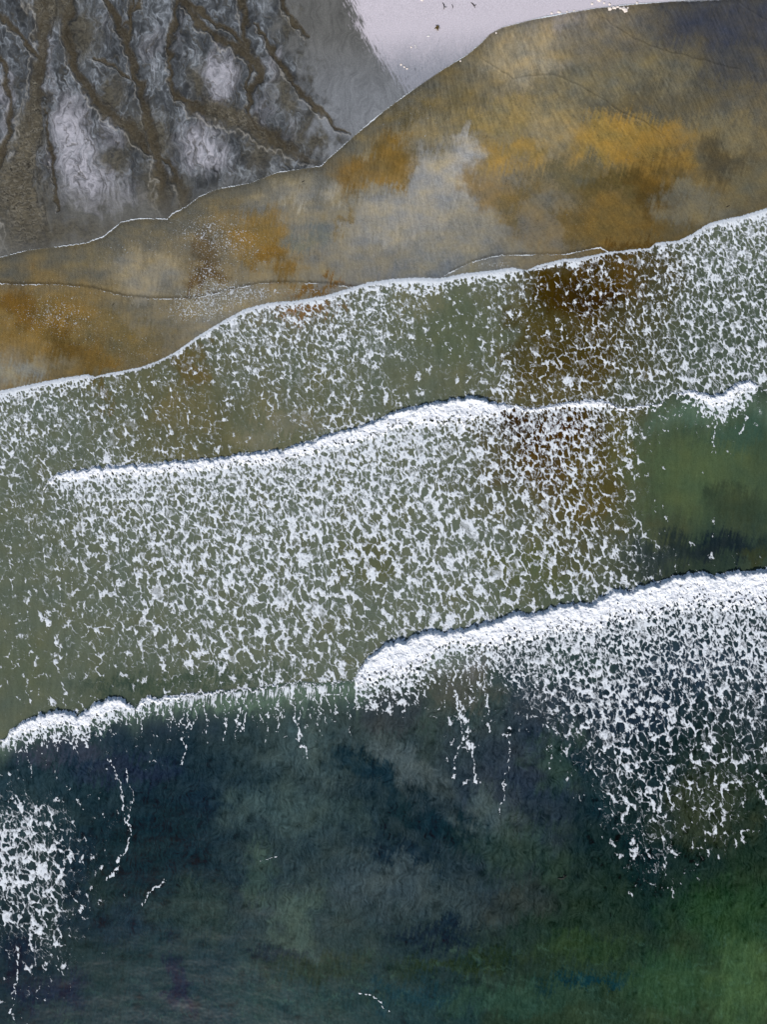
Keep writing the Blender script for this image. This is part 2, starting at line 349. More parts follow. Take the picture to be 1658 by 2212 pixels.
def base(u, v):
    """colour of what one looks down on (sand, wet film, water), no foam; and small relief in metres (sand only)"""
    z = zone(u, v)
    wu = 60*fbm(u/130, v/110, 5, 5, .6)+.35*(1106-v)*0; wv = 46*fbm(u/110, v/110, 6, 5, .6)
    sl = (z == 0)
    # feathered edges on the sand, softer ones under water
    st = wet_streaks(u, v, .12, 9, 7, 8)
    wv2 = wv + np.where(sl, 26*st, 16*st); wu2 = wu+np.where(sl, 10*st, 0)
    col = sample(GCOL, u+wu2, v+wv2, z)
    rel = np.zeros(u.shape, F32)
    lum = np.ones(u.shape, F32)
    # --- dark sand with rills
    m = z == 0
    if m.any():
        U, V = u[m], v[m]; c = col[m]
        r, al, sd, RW = rill_field(U, V)
        x1 = 15*fbm(U/34, V/46, 21, 3, .5); x2 = 20*fbm(U/30, V/40, 22, 3, .5)
        y1 = 5*fbm(U/9, V/13, 18, 2, .5); y2 = 7*fbm(U/9, V/13, 19, 2, .5)
        veil = fbm(U/45, V/70, 27, 3)
        bend = 34*fbm(U/90, V/120, 13, 2)
        comb = wet_streaks(U+.9*x1+bend, V, .10, 5.5, 13, 28, 3)
        comb2 = wet_streaks(U+.9*x1+bend, V, .06, 2.6, 14, 17, 2)
        horiz = wet_streaks(U, V+.5*x2, 0, 34, .13, 30, 3)
        fineS = wet_streaks(U, V, .1, 2.4, 5, 29, 2)
        area = sst(.30, -.25, (U-(600+.30*V))/120+.5*fbm(U/30, V/40, 31, 3))
        low = sst(350, 480, V+36*veil)
        soft = 1-low
        # sky sheen painted as liquid looking silver veins: thin level lines of smooth noise, wrapped round the flow
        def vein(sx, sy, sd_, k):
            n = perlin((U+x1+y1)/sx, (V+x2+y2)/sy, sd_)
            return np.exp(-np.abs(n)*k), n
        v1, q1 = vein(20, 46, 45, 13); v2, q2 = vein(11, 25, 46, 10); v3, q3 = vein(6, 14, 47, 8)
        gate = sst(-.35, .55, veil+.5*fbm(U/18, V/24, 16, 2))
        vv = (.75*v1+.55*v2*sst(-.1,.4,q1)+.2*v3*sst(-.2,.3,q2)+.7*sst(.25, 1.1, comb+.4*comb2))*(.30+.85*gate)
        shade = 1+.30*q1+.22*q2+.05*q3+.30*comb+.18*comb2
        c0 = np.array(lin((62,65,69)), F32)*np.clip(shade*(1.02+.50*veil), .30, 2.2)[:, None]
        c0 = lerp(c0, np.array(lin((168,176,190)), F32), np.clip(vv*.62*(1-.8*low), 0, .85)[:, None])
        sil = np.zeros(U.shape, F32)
        for cx, cy, rx, ry, am in SKY_SHEEN:
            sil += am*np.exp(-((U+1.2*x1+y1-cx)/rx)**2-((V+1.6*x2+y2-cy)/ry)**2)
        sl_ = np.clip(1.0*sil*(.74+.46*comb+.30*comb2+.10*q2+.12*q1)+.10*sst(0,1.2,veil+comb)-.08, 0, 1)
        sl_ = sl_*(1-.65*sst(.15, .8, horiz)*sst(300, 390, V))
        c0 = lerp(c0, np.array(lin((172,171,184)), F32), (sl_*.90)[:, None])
        # smooth rippled flat near the swash limit
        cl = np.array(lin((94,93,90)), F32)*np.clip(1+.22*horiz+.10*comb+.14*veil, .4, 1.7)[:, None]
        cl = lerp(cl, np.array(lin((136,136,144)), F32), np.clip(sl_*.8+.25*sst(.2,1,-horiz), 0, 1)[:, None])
        c0 = lerp(c0, cl, (low*.8)[:, None])
        # grey sand towards the pale part
        k2 = np.clip(1+.20*comb+.14*comb2+.14*veil+.10*q2, .4, 1.8)
        cg = lerp(np.array(lin((92,92,92)), F32), np.array(lin((112,115,122)), F32), sst(60,230,V)[:, None])*k2[:, None]
        fe = wet_streaks(U, V, -.50, 6, 8, 32, 4)+1.1*wet_streaks(U, V, -.42, 3.0, 9, 9, 3)
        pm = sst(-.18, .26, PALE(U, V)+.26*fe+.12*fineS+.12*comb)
        cp = np.array(lin((190,184,197)), F32)*(1+.02*fineS+.02*veil)[:, None]  # pale lilac sky sheen, put into the sand colour
        dk = sst(.5, 1.3, fbm((U-.05*V)/3.0, V/22, 34, 3)+.6*sst(70,170,V))*.6
        cp = lerp(cp, np.array(lin((104,108,120)), F32), np.clip(dk*sst(50,170,V)+.30*sst(1.15,1.6,fbm(U/2.6,V/14,44,3)), 0, 1)[:, None])
        bl = sst(60, 175, V+.10*(U-850)+14*comb+10*veil)*sst(1180, 1060, U)
        cp = lerp(cp, np.array(lin((124,128,140)), F32)*(1+.10*comb+.08*comb2)[:, None], (bl*.85)[:, None])
        cp = lerp(cp, np.array(lin((72,76,84)), F32), (bl*.8*sst(.45, 1.1, fbm((U-.08*V)/3.4, V/20, 15, 3)))[:, None])
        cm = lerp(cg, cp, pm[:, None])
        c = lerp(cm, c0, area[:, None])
        fl = np.zeros(U.shape, F32)
        for cx, cy, rx, ry, an in FLATS:
            dx = U+x1+.4*y1-cx; dy = V+x2+.4*y2-cy; ca, sa = math.cos(an), math.sin(an)
            fl = np.maximum(fl, np.exp(-((dx*ca+dy*sa)/rx)**2-((-dx*sa+dy*ca)/ry)**2))
        fl = np.clip(fl*1.25+.25*comb-.10, 0, 1)*area*.85
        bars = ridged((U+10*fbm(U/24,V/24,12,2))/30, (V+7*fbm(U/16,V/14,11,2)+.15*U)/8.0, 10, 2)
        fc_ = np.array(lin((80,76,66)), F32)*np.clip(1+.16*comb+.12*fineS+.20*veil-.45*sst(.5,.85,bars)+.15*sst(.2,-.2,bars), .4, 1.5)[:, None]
        c = lerp(c, fc_, fl[:, None])
        # countless finer runnels between the main rills
        rn = ridged((U+1.2*x1+y1-.15*V)/23, (V+x2)/95, 14, 3)
        run = sst(.62, .84, rn)*area*(1-.8*low)
        c = lerp(c, np.array(lin((62,60,55)), F32), (run*.65)[:, None])
        ed = r+.07*fineS+.08*comb+.05*q3+.05*q2
        inr = sst(-.6, .5, ed+.12*veil-.10+.14*comb)
        wide = sst(14, 30, V*.0+RW)
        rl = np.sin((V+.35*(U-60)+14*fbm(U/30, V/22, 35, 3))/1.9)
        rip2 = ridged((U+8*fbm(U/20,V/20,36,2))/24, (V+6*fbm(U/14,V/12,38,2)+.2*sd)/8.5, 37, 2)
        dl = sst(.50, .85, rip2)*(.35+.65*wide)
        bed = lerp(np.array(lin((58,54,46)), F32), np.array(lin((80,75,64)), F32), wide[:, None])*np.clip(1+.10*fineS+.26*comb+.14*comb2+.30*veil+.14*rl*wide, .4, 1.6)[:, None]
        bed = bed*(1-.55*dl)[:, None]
        bed = bed*(1+.42*np.clip(-sd/np.maximum(RW, 3), -1, 1)*sst(26, 14, RW))[:, None]  # sunlit and shaded side of each rill, painted into the bed colour
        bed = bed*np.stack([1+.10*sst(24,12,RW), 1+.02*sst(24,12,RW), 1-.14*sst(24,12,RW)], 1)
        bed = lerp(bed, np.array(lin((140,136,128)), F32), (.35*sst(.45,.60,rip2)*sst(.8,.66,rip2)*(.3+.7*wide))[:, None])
        fade = sst(480, 380, V+20*veil+.25*(U-350))*.75+.25
        c = lerp(c, bed, (inr*.95*fade)[:, None])
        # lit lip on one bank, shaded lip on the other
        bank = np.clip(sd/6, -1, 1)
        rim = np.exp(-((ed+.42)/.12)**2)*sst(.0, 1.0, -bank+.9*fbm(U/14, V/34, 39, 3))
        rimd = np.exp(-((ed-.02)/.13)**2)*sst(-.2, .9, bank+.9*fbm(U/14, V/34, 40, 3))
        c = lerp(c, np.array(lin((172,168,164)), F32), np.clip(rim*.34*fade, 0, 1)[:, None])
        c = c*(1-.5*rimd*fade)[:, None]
        rr = -.05*sst(-.3, .6, ed)+.02*np.exp(-((ed+.2)/.2)**2)
        rr = rr*fade + inr*(.010*rl*wide-.02*dl) + area*(1-inr)*(.012*q2+.010*q3+.02*q1)
        rr = rr + .002*comb - .02*run
        edge = sst(0, 12, LA(U)-V)
        rel[m] = rr*edge
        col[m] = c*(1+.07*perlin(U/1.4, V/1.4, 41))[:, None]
    # --- thin swash film: long diagonal combed streaks, warm patches
    m = z == 1
    if m.any():
        U, V = u[m], v[m]; c = paint(col[m], u[m], v[m], 1)
        ang = -.42+.38*sst(1500, 700, U)+.0*V
        a = U*np.cos(ang)+V*np.sin(ang); b = -U*np.sin(ang)+V*np.cos(ang)
        s1 = fbm(a/4.0, b/40, 51, 4); s2 = fbm(a/2.2, b/7, 52, 3); s3 = fbm(U/55, V/34, 53, 4)
        top = sst(420, 200, V)
        k = 1.05+.17*s1*(1+.9*top)+.20*s2+.16*s3+.20*perlin(U/1.7, V/2.2, 59)
        k = k*(1-.25*sst(.4, 1.2, fbm(a/3.2, b/24, 54, 3))*top)
        c = c*k[:, None]
        near = sst(np.where(U < 760, 110, 70), 0, V-LA(U)+24*s3)*sst(1200, 850, U)
        c = lerp(c, np.array(lin((96,92,80)), F32)*k[:, None], (near*.85)[:, None])
        tint = np.stack([1+.10*s3, 1+.0*s3, 1-.22*s3], 1)
        c = c*tint
        # sub-fronts: a painted shadow line with a light lip
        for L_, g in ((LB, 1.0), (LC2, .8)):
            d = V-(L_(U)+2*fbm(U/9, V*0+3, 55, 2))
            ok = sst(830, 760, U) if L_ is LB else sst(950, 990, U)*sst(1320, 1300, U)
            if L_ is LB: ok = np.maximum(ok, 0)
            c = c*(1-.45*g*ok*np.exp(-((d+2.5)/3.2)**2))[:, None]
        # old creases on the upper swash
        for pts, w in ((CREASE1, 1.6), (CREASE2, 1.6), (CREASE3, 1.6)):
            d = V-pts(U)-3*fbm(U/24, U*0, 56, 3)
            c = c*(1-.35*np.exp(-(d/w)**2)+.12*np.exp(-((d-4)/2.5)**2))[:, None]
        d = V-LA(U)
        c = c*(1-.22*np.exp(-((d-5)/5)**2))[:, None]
        # shade-dark wet band right before the main front
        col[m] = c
    # --- water
    m = z >= 2
    if m.any():
        U, V = u[m], v[m]; c = col[m]; zz = z[m]
        for zi in (2, 3, 4):
            q_ = zz == zi
            if q_.any(): c[q_] = paint(c[q_], U[q_], V[q_], zi)
        deep = sst(1540, 1700, V+.12*U)*(zz == 4)
        hair = fbm((U+.25*V+22*fbm(U/50, V/50, 69, 3))/4.4, V/38, 68, 5, .62)
        s1 = fbm(U/9, V/60, 61, 4); s2 = fbm(U/60, V/60, 62, 4); s3 = fbm((U+.15*V)/5, V/26, 63, 4); s4 = fbm(U/3.0, V/8, 64, 3)+.7*perlin(U/1.6, V/2.2, 58)
        blue = sst(1950, 2080, V)
        k = 1+(1-deep)*(.09*s1+.10*s2+.10*s4)+deep*(.10*s2+.14*s1+.20*s3+.13*s4+.50*hair*(1-.5*blue)+.14*fbm(U/2.0, V/7, 60, 2))
        # weed growing on the sea bed: dark streaky patches
        weed = sst(.2, 1.1, fbm((U+.3*V)/42, V/26, 65, 4)+.35*s3)*deep*sst(1300, 1100, U+.3*(V-1900))
        k = k*(1-.42*weed)
        wr = sst(.35, .8, fbm(U/30, V/26, 66, 4)+.3*s3)*sst(1180, 1300, U)*sst(1560, 1640, V)*sst(2010, 1900, V)
        k = k*(1-.55*wr)
        sw = sst(.1, 1.2, fbm((U-.5*V+40*s2)/34, (V+.35*U+34*s2+10*s3)/14, 67, 3))*sst(2010, 2110, V+.13*(U-800)+20*s2)
        c = c*k[:, None]
        c = lerp(c, np.array(lin((88,122,108)), F32), (sw*.24)[:, None])
        c = c*np.stack([1+.07*s2, 1+0*s2, 1-.09*s2], 1)
        milk = sample(GDEN, U+30*s2, V+20*s1, zz)
        c = lerp(c, np.array(lin((142,152,142)), F32), np.clip(.20*milk*(1+.6*s1)*sst(0, .25, milk)*np.where(zz == 4, .25, 1)*sst(60, 10, (c[:,0]-c[:,2])*1500), 0, .4)[:, None])
        # clear green wave face behind the curling lips, its lit tone painted in
        face = np.exp(-((V-LE(U)-np.where(U > 770, 60, 22))/30)**2)*(zz == 4)*sst(1080, 980, U)+.9*np.exp(-((V-LD(U)-46)/24)**2)*(zz == 3)*sst(1380, 1440, U)
        c = lerp(c, np.array(lin((92,108,94)), F32), np.clip(face*(.55+.3*s1), 0, .8)[:, None])
        col[m] = c
    return np.clip(col, .002, .9), rel, z
CREASE1 = curve(0,9999, 1040,9999, 1041,128, 1085,155, 1110,170, 1150,164, 1195,161, 1240,178, 1300,212, 1345,242, 1400,265, 1430,290, 1435,300, 1436,9999, 1658,9999)
CREASE2 = curve(0,9999, 1300,9999, 1301,40, 1370,85, 1430,108, 1520,130, 1600,150, 1601,9999)
CREASE3 = curve(0,9999, 1580,9999, 1581,-10, 1600,10, 1658,45)

# ---------------------------------------------------------------- foam
def web(u, v, size, stretch, seed, warp=.5):
    a = warp*size
    wu = u+a*fbm(u/size*.9, v/size*.7, seed+1, 3); wv = v+a*fbm(u/size*.9, v/size*.7, seed+2, 3)
    f1, f2 = worley(wu/size, wv/(size*stretch), seed+3, .95)
    return f2-f1
def streamer(s, u, v, pts, w, seed):
    """broken foam string along a chain, merged into the foam value s"""
    xs = [p[0] for p in pts]; ys = [p[1] for p in pts]
    bb = (u > min(xs)-34) & (u < max(xs)+34) & (v > min(ys)-12) & (v < max(ys)+12)
    if not bb.any(): return s
    uu = u[bb]; vv = v[bb]
    U = uu+9*fbm(uu/20, vv/24, seed, 4); best = np.full(uu.shape, -9, F32)
    for (x0,y0),(x1,y1) in zip(pts[:-1], pts[1:]):
        dx, dy = x1-x0, y1-y0; L2 = dx*dx+dy*dy
        t = np.clip(((U-x0)*dx+(vv-y0)*dy)/L2, 0, 1)
        best = np.maximum(best, 1-np.hypot(U-x0-t*dx, vv-y0-t*dy)/(w*1.1))
    n = fbm(uu/4, vv/8, seed+5, 3); n2 = fbm(uu/9, vv/34, seed+9, 2)
    s[bb] = np.maximum(s[bb], best*.6+.7*n+.35*n2-.36)
    return s
STREAMS = [
 ([(975,1420),(982,1470),(988,1530),(1000,1590),(985,1640),(980,1680)],2.4),
 ([(988,1500),(1005,1560),(1020,1610),(1026,1650),(1032,1690)],4.2),
 ([(1003,1400),(1010,1450),(1020,1500),(1022,1530)],1.3),
 ([(1046,1440),(1052,1490),(1056,1540),(1058,1580)],2.2),
 ([(1100,1570),(1103,1640),(1090,1700),(1080,1760)],1.5),
 ([(1185,1560),(1188,1620),(1192,1660)],1.6),
 ([(630,1476),(634,1520),(640,1560),(648,1600),(668,1640)],3.0),
 ([(500,1490),(520,1530),(514,1570)],2.4),([(530,1490),(534,1540),(522,1580)],1.8),
 ([(432,1495),(425,1530),(415,1570)],1.6),([(360,1508),(376,1550),(385,1570)],2.0),
 ([(395,1580),(400,1620),(390,1650)],2.6),([(600,1480),(606,1530),(600,1580)],1.8),
 ([(240,1640),(262,1700),(268,1760),(285,1800),(262,1850),(250,1880),(232,1900)],2.6),
 ([(270,1660),(290,1720),(272,1780)],2.0),
 ([(355,1900),(320,1930),(305,1960)],2.4),([(560,1860),(600,1850)],1.0),
 ([(40,2060),(35,2130),(20,2190)],2.0),([(700,1480),(712,1530),(720,1560)],1.5),
 ([(770,1468),(772,1500),(765,1530)],1.8),([(680,1476),(700,1500),(735,1500),(742,1480)],1.4),
 ([(1100,780),(1080,830),(1110,860)],2.5),([(1080,700),(1095,770),(1117,850)],1.8),
 ([(1470,870),(1476,900)],1.6),([(1544,880),(1548,930),(1538,980)],2.2),([(1600,860),(1612,900),(1600,935)],3),
 ([(1356,880),(1362,930),(1358,980)],2.5),
 ([(770,2145),(800,2150),(825,2165),(840,2185)],1.4),  # sun glint on the deep water, drawn in as a white string
]
_r = np.random.RandomState(4)
for _k in range(46):
    _u = float(_r.choice([_r.uniform(20, 760), _r.uniform(930, 1240)], p=[.72, .28])); _v = float(LE(np.array([_u], F32))[0]) + (8 if _u < 770 else 60)
    _L = float(_r.uniform(30, 120)); _d = float(_r.uniform(-12, 22))
    STREAMS.append(([(_u, _v), (_u+_d*.4, _v+_L*.5), (_u+_d, _v+_L)], float(_r.uniform(.9, 1.5))))
def crest_band(u, v):
    """signed thickness (units) of the breaking crests: value>0 inside solid white water; returns per-breaker list"""
    out = []
    lo1 = 9*(worley(u/19, u*0+.5, 85)[0]-.35)+4*(worley(u/8, u*0+.5, 86)[0]-.35)
    dD = v-(LD(u)+.7*lo1+4.0*fbm(u/8, u*0+.5, 81, 3)+2.5*fbm(u/30, u*0, 82, 2))
    dE = v-(LE(u)+1.2*lo1+3.5*fbm(u/9, u*0+.5, 83, 3)+2.5*fbm(u/30, u*0, 84, 2))
    tD = np.interp(u, [88,105,150,300,500,700,850,950,1000,1050,1080,1110,1150,1200,1300,1318,1345,1430,1440], [0,10,22,24,26,30,38,48,60,46,24,9,10,13,17,10,8,7,-3])
    tD2 = np.interp(u, [1430,1450,1480,1530,1560,1600,1630,1646], [-3,4,12,22,30,30,14,-4])
    tE = np.interp(u, [-20,0,15,60,150,200,250,285,293,302,340,400,500,600,680,740], [0,4,10,28,30,34,32,10,3,13,12,7,5,3.5,2.5,1.5])
    tF = np.interp(u, [764,772,800,830,860,900,930,955,984,1019,1049,1075,1110,1200,1300,1450,1658,2000], [-3,30,62,74,86,84,62,38,30,42,54,62,60,58,64,72,80,90])
    for d, t, lo, hi in ((dD, tD, -40, 1445), (dD, tD2, 1425, 1660), (dE, tE, -60, 766), (dE, tF, 760, 2100)):
        val = np.minimum(d, t-d)
        val = np.where((u > lo) & (u < hi), val, -99).astype(F32)
        out.append((val, d, t.astype(F32)))
    return out

def _wq(u, v, size, st, seed, warp, fine):
    a = warp*size
    u = u-.16*v
    n = fbm(u/size*.5, v/size*.38, seed+1, 4, .55); m = fbm(u/size*.5, v/size*.38, seed+2, 4, .55)
    wu = u+a*n+fine*fbm(u/3.1, v/3.4, seed+5, 2); wv = v+a*m+fine*fbm(u/3.1, v/3.4, seed+6, 2)
    f1, f2 = worley(wu/size, wv/(size*st), seed+3, 1.0)
    return f1-.55*(f2-f1), (f2-f1)
def _norm(q, key):
    if key not in _QN:
        g = np.meshgrid(np.arange(300, 900, 3.1, dtype=F32), np.arange(300, 900, 3.3, dtype=F32))
        t = _wq(g[0], g[1], *key)[0]; _QN[key] = (float(t.mean()), float(t.std()))
    a, b = _QN[key]; return (q-a)/b
_QN = {}
def wq(u, v, *key): return _norm(_wq(u, v, *key)[0], key)
def wqe(u, v, *key):
    q, e = _wq(u, v, *key); return _norm(q, key), e
_PC = np.array([0,.005,.02,.05,.1,.2,.3,.4,.5,.6,.7,.8,.9,.96,.99,1.0])
_PZ = np.array([9,2.58,2.05,1.645,1.28,.84,.524,.253,0,-.253,-.524,-.84,-1.28,-1.75,-2.33,-9])
def foam(u, v):
    """signed foam value: >0 where floating foam covers the water"""
    z = zone(u, v)
    wu = 20*fbm(u/45, v/60, 91, 4); wv = 22*fbm(u/45, v/60, 92, 4)
    den = sample(GDEN, u+wu, v+wv, np.maximum(z, 1))
    den = np.where(z >= 2, den, 0)
    cov = np.interp(den*9, [0,.3,1,2,3,4,5,6,7,8,9], [0,.004,.03,.07,.13,.20,.28,.36,.45,.56,.74]).astype(F32)
    n1 = fbm(u/16, v/30, 130, 4); n2 = fbm((u+.3*v)/3, v/6, 131, 3); n0 = fbm(u/60, v/80, 132, 3)
    dC = v-LC(u); dD = v-LD(u); dE = v-LE(u)
    dist = np.where(z == 2, dC, np.where(z == 3, dD, dE*.7))
    grow = sst(0, 330, dist+40*n0)*np.where(z == 2, .42, 1)
    a1, e1 = wqe(u, v, 6.5, 1.55, 100, .85, .6)
    a2, e2 = wqe(u, v, 11.0, 1.7, 110, .95, .8)
    a3, e3 = wqe(u, v, 14.5, 1.8, 120, .95, .8)
    w1 = .9-.7*sst(0, .35, grow); w2 = .5+.5*sst(0, .35, grow)-.55*sst(.4, 1, grow); w3 = .05+1.05*sst(.25, .9, grow)
    Q = (w1*a1+w2*a2+w3*a3+(.20+.4*(1-den))*n1*1.6+.12*n2)/np.sqrt(w1*w1+w2*w2+w3*w3+.20)
    # churned closed foam right behind the breakers, opening into the web
    for val, dd, t in crest_band(u, v):
        beh = np.clip(1.06-(dd-.35*t)/(30+1.3*np.abs(t)), 0, 1)*(dd > 0)*(val > -98)*sst(3, 20, t)
        cov = np.maximum(cov, beh*(.93+.05*n1))
    wC0 = np.interp(u, [0,60,190,205,240,370,385,500,640,760,850,900,1000,1110,1135,1180,1230,1296,1310,1360,1405,1416,1470,1530,1600,1658],
                      [30,32,26,4,8,9,12,22,24,20,30,44,26,30,6,14,20,16,5,10,5,8,14,22,30,34])
    cov = np.maximum(cov, np.where(dC > 0, np.clip(1.15-dC/wC0, 0, 1)**.8*.93, 0))
    s = (Q-np.interp(cov, _PC, _PZ).astype(F32))*.32
    # filament residue inside the open cells
    s = s - sst(.12, .40, s)*.50*sst(.22, .60, e1+.15*n2)
    # thin threads that tie the clots together
    et = np.where(grow < .45, e2*.8, e3*1.2); lo = np.interp(den*9, [0, 1, 3, 6, 9], [-.3, -.06, .02, .07, .10])
    th = (lo+.05*n1+.03*n2-et*.55)*1.1
    s = np.maximum(s, np.minimum(th, .06))
    s = np.where(cov < .012, -1, s)
    d = den
    # the main swash front (thin rolling foam edge)
    dCw = v-(LC(u)+2.2*fbm(u/6, u*0, 151, 3))
    wC = np.interp(u, [0,60,190,200,240,370,385,500,640,760,850,900,1000,1110,1135,1180,1230,1296,1310,1360,1405,1416,1470,1530,1600,1658],
                      [16,17,16,2,5,6,7,10,13,12,18,26,16,18,4,9,12,10,3,7,3,5,9,12,16,18])
    q = np.minimum((dCw+1)*1.2, .5*wC+1.5-dCw)/7+.35*n2+.2*(n1)
    s = np.maximum(s, np.where((dCw > -2) & (dCw < wC*2.0), np.clip(q*.5, -1, .4), -1))
    for pts, w in STREAMS:
        s = streamer(s, u, v, pts, w, int(pts[0][0]))
    # rain of streaks hanging behind the curling lip
    hang = np.exp(-np.clip(dE-4, 0, 200)/34)*sst(0, 10, dE)*sst(760, 700, u)
    s = np.maximum(s, hang*(.60+.80*fbm((u+.12*v)/2.6, v/26, 160, 3)+.5*fbm(u/13, v/60, 162, 3))-.46-.15*fbm(u/40,v/40,161,2))
    # film zone: swash limit lip, sub-fronts, specks
    dA = v-(LA(u)+1.6*fbm(u/7, u*0, 171, 3))
    lipA = .75-np.abs(dA-.5)/2.2+.5*fbm(u/70, v/70, 172, 3)+.35*fbm(u/2.5, v/2.5, 175, 2)-.38
    s = np.where(np.abs(dA) < 5, np.maximum(s, lipA*.6*sst(1500,1380,u)), s)
    dB = v-(LB(u)+2*fbm(u/9, v*0+3, 55, 2))
    lipB = .7-np.abs(dB-1)/2.3+.6*fbm(u/60, v/60, 173, 3)+.4*fbm(u/2.5, v/2.5, 176, 2)-.5
    s = np.where((np.abs(dB) < 7) & (z == 1) & (u < 830), np.maximum(s, lipB*.6), s)
    dB2 = v-(LC2(u)+2*fbm(u/9, v*0+3, 55, 2))
    lipB = .8-np.abs(dB2-1)/2.4+.5*fbm(u/60, v/60, 174, 3)+.4*fbm(u/2.5, v/2.5, 177, 2)-.45
    s = np.where((np.abs(dB2) < 7) & (z == 1) & (u > 960) & (u < 1316), np.maximum(s, lipB*.6), s)
    sp = np.zeros(u.shape, F32)
    def blob(cx, cy, rx, ry, a): return a*np.exp(-((u-cx)/rx)**2-((v-cy)/ry)**2)
    sp = blob(450,500,120,60,.36)+blob(440,600,60,40,.34)+blob(120,680,150,70,.34)+blob(300,760,120,50,.24)+blob(560,560,90,60,.2)\
       +blob(430,670,90,34,.5)+blob(520,636,80,20,.5)+blob(680,628,90,12,.30)+blob(260,540,90,40,.22)+blob(900,250,70,60,.2)+blob(790,600,40,20,.2)\
       +blob(870,150,60,40,.24)*(z==0)+blob(1060,572,70,10,.4)+blob(1340,300,200,80,.10)+blob(1240,500,60,80,.12)
    g1, g2 = worley(u/5.0, v/5.0, 180, 1)
    g3 = fbm(u/11, v/11, 181, 3)
    s = np.where((z <= 1), np.maximum(s, np.minimum((.02+.20*sst(.05,.5,sp)+.13*g3-g1)*.8, .12)*(sp > .06)-(sp <= .06)), s)
    e4 = web(u, v, 8, 1.2, 185, .5)
    s = np.where((z == 1) & (sp > .3), np.maximum(s, np.minimum((sp-.36)*.35-e4+.02+.1*n1+.1*n2, .08)), s)
    return s.astype(F32), d, z

# ---------------------------------------------------------------- water surface height (m)
def water_z(u, v):
    g = ground_z(u, v)
    film = np.maximum(g+.015, .0)
    film = film + .01*np.exp(-np.abs(g+.015)/.03)
    dC = v-LC(u); dD = v-LD(u); dE = v-LE(u)
    z = film
    def front(d, H, L, lead=5.): return H*sst(-lead, 9, d)*np.exp(-(np.clip(d, 0, 2000)/L)**1.4)
    z = z + front(dC, .07, 55, 2)
    HD = np.interp(u, [60,110,300,800,1000,1060,1150,1300,1340,1440,1500,1600,1660,1900], [0,.04,.05,.06,.09,.07,.05,.06,.05,.06,.08,.09,.06,.04])
    HE = np.interp(u, [-200,0,40,200,290,400,700,780,850,1000,1300,1658,2200], [.04,.06,.11,.12,.08,.06,.05,.08,.11,.11,.10,.10,.1])
    fu = sst(20, 100, u)
    z = z + front(dD, HD, 85)*fu + front(dE, HE, 120)
    far = sst(6000, 2600, np.hypot(u-829, v-1106))
    wet = sst(-30, 60, dC)
    z = z + wet*far*((.018*fbm(u/90, v/50, 301, 2))+.003*fbm(u/16, v/11, 302, 3)) + .003*fbm(u/7, v/6, 303, 2)*sst(-3, 10, v-LA(u))*far
    return z.astype(F32)

# ---------------------------------------------------------------- mesh and material helpers
def to_xy(u, v): return (u-829)*F32(S), (1106-v)*F32(S)
def tag(o, label=None, cat=None, group=None, kind=None):
    if label: o['label'] = label
    if cat: o['category'] = cat
    if group: o['group'] = group
    if kind: o['kind'] = kind
    return o
def sheet(name, u, v, z, mat, colour=None, floats=None, keep=None, smooth=True):
    """one mesh from a grid of plan points; keep = mask per quad"""
    h, w = u.shape
    x, y = to_xy(u, v)
    idx = np.arange(h*w, dtype=np.int64).reshape(h, w)
    q = np.stack([idx[:-1,:-1], idx[1:,:-1], idx[1:,1:], idx[:-1,1:]], -1)
    q = q.reshape(-1, 4) if keep is None else q[keep]
    used = np.zeros(h*w, bool); used[q.ravel()] = True
    remap = np.cumsum(used)-1
    q = remap[q]
    P = np.stack([x.ravel(), y.ravel(), z.ravel()], -1)[used].astype(F32)
    me = bpy.data.meshes.new(name)
    me.vertices.add(len(P)); me.vertices.foreach_set('co', P.ravel())
    me.loops.add(q.size); me.loops.foreach_set('vertex_index', q.ravel().astype(np.int32))
    me.polygons.add(len(q)); me.polygons.foreach_set('loop_start', np.arange(0, q.size, 4, dtype=np.int32))
    me.update(calc_edges=True)
    me.polygons.foreach_set('use_smooth', np.full(len(q), smooth))
    if colour is not None:
        a = me.attributes.new('tone', 'FLOAT_COLOR', 'POINT')
        c = np.ones((len(P), 4), F32); c[:, :3] = colour.reshape(-1, 3)[used]; a.data.foreach_set('color', c.ravel())
    for k, f in (floats or {}).items():
        a = me.attributes.new(k, 'FLOAT', 'POINT'); a.data.foreach_set('value', f.ravel()[used].astype(F32))
    me.materials.append(mat)
    o = bpy.data.objects.new(name, me); col.objects.link(o)
    return o
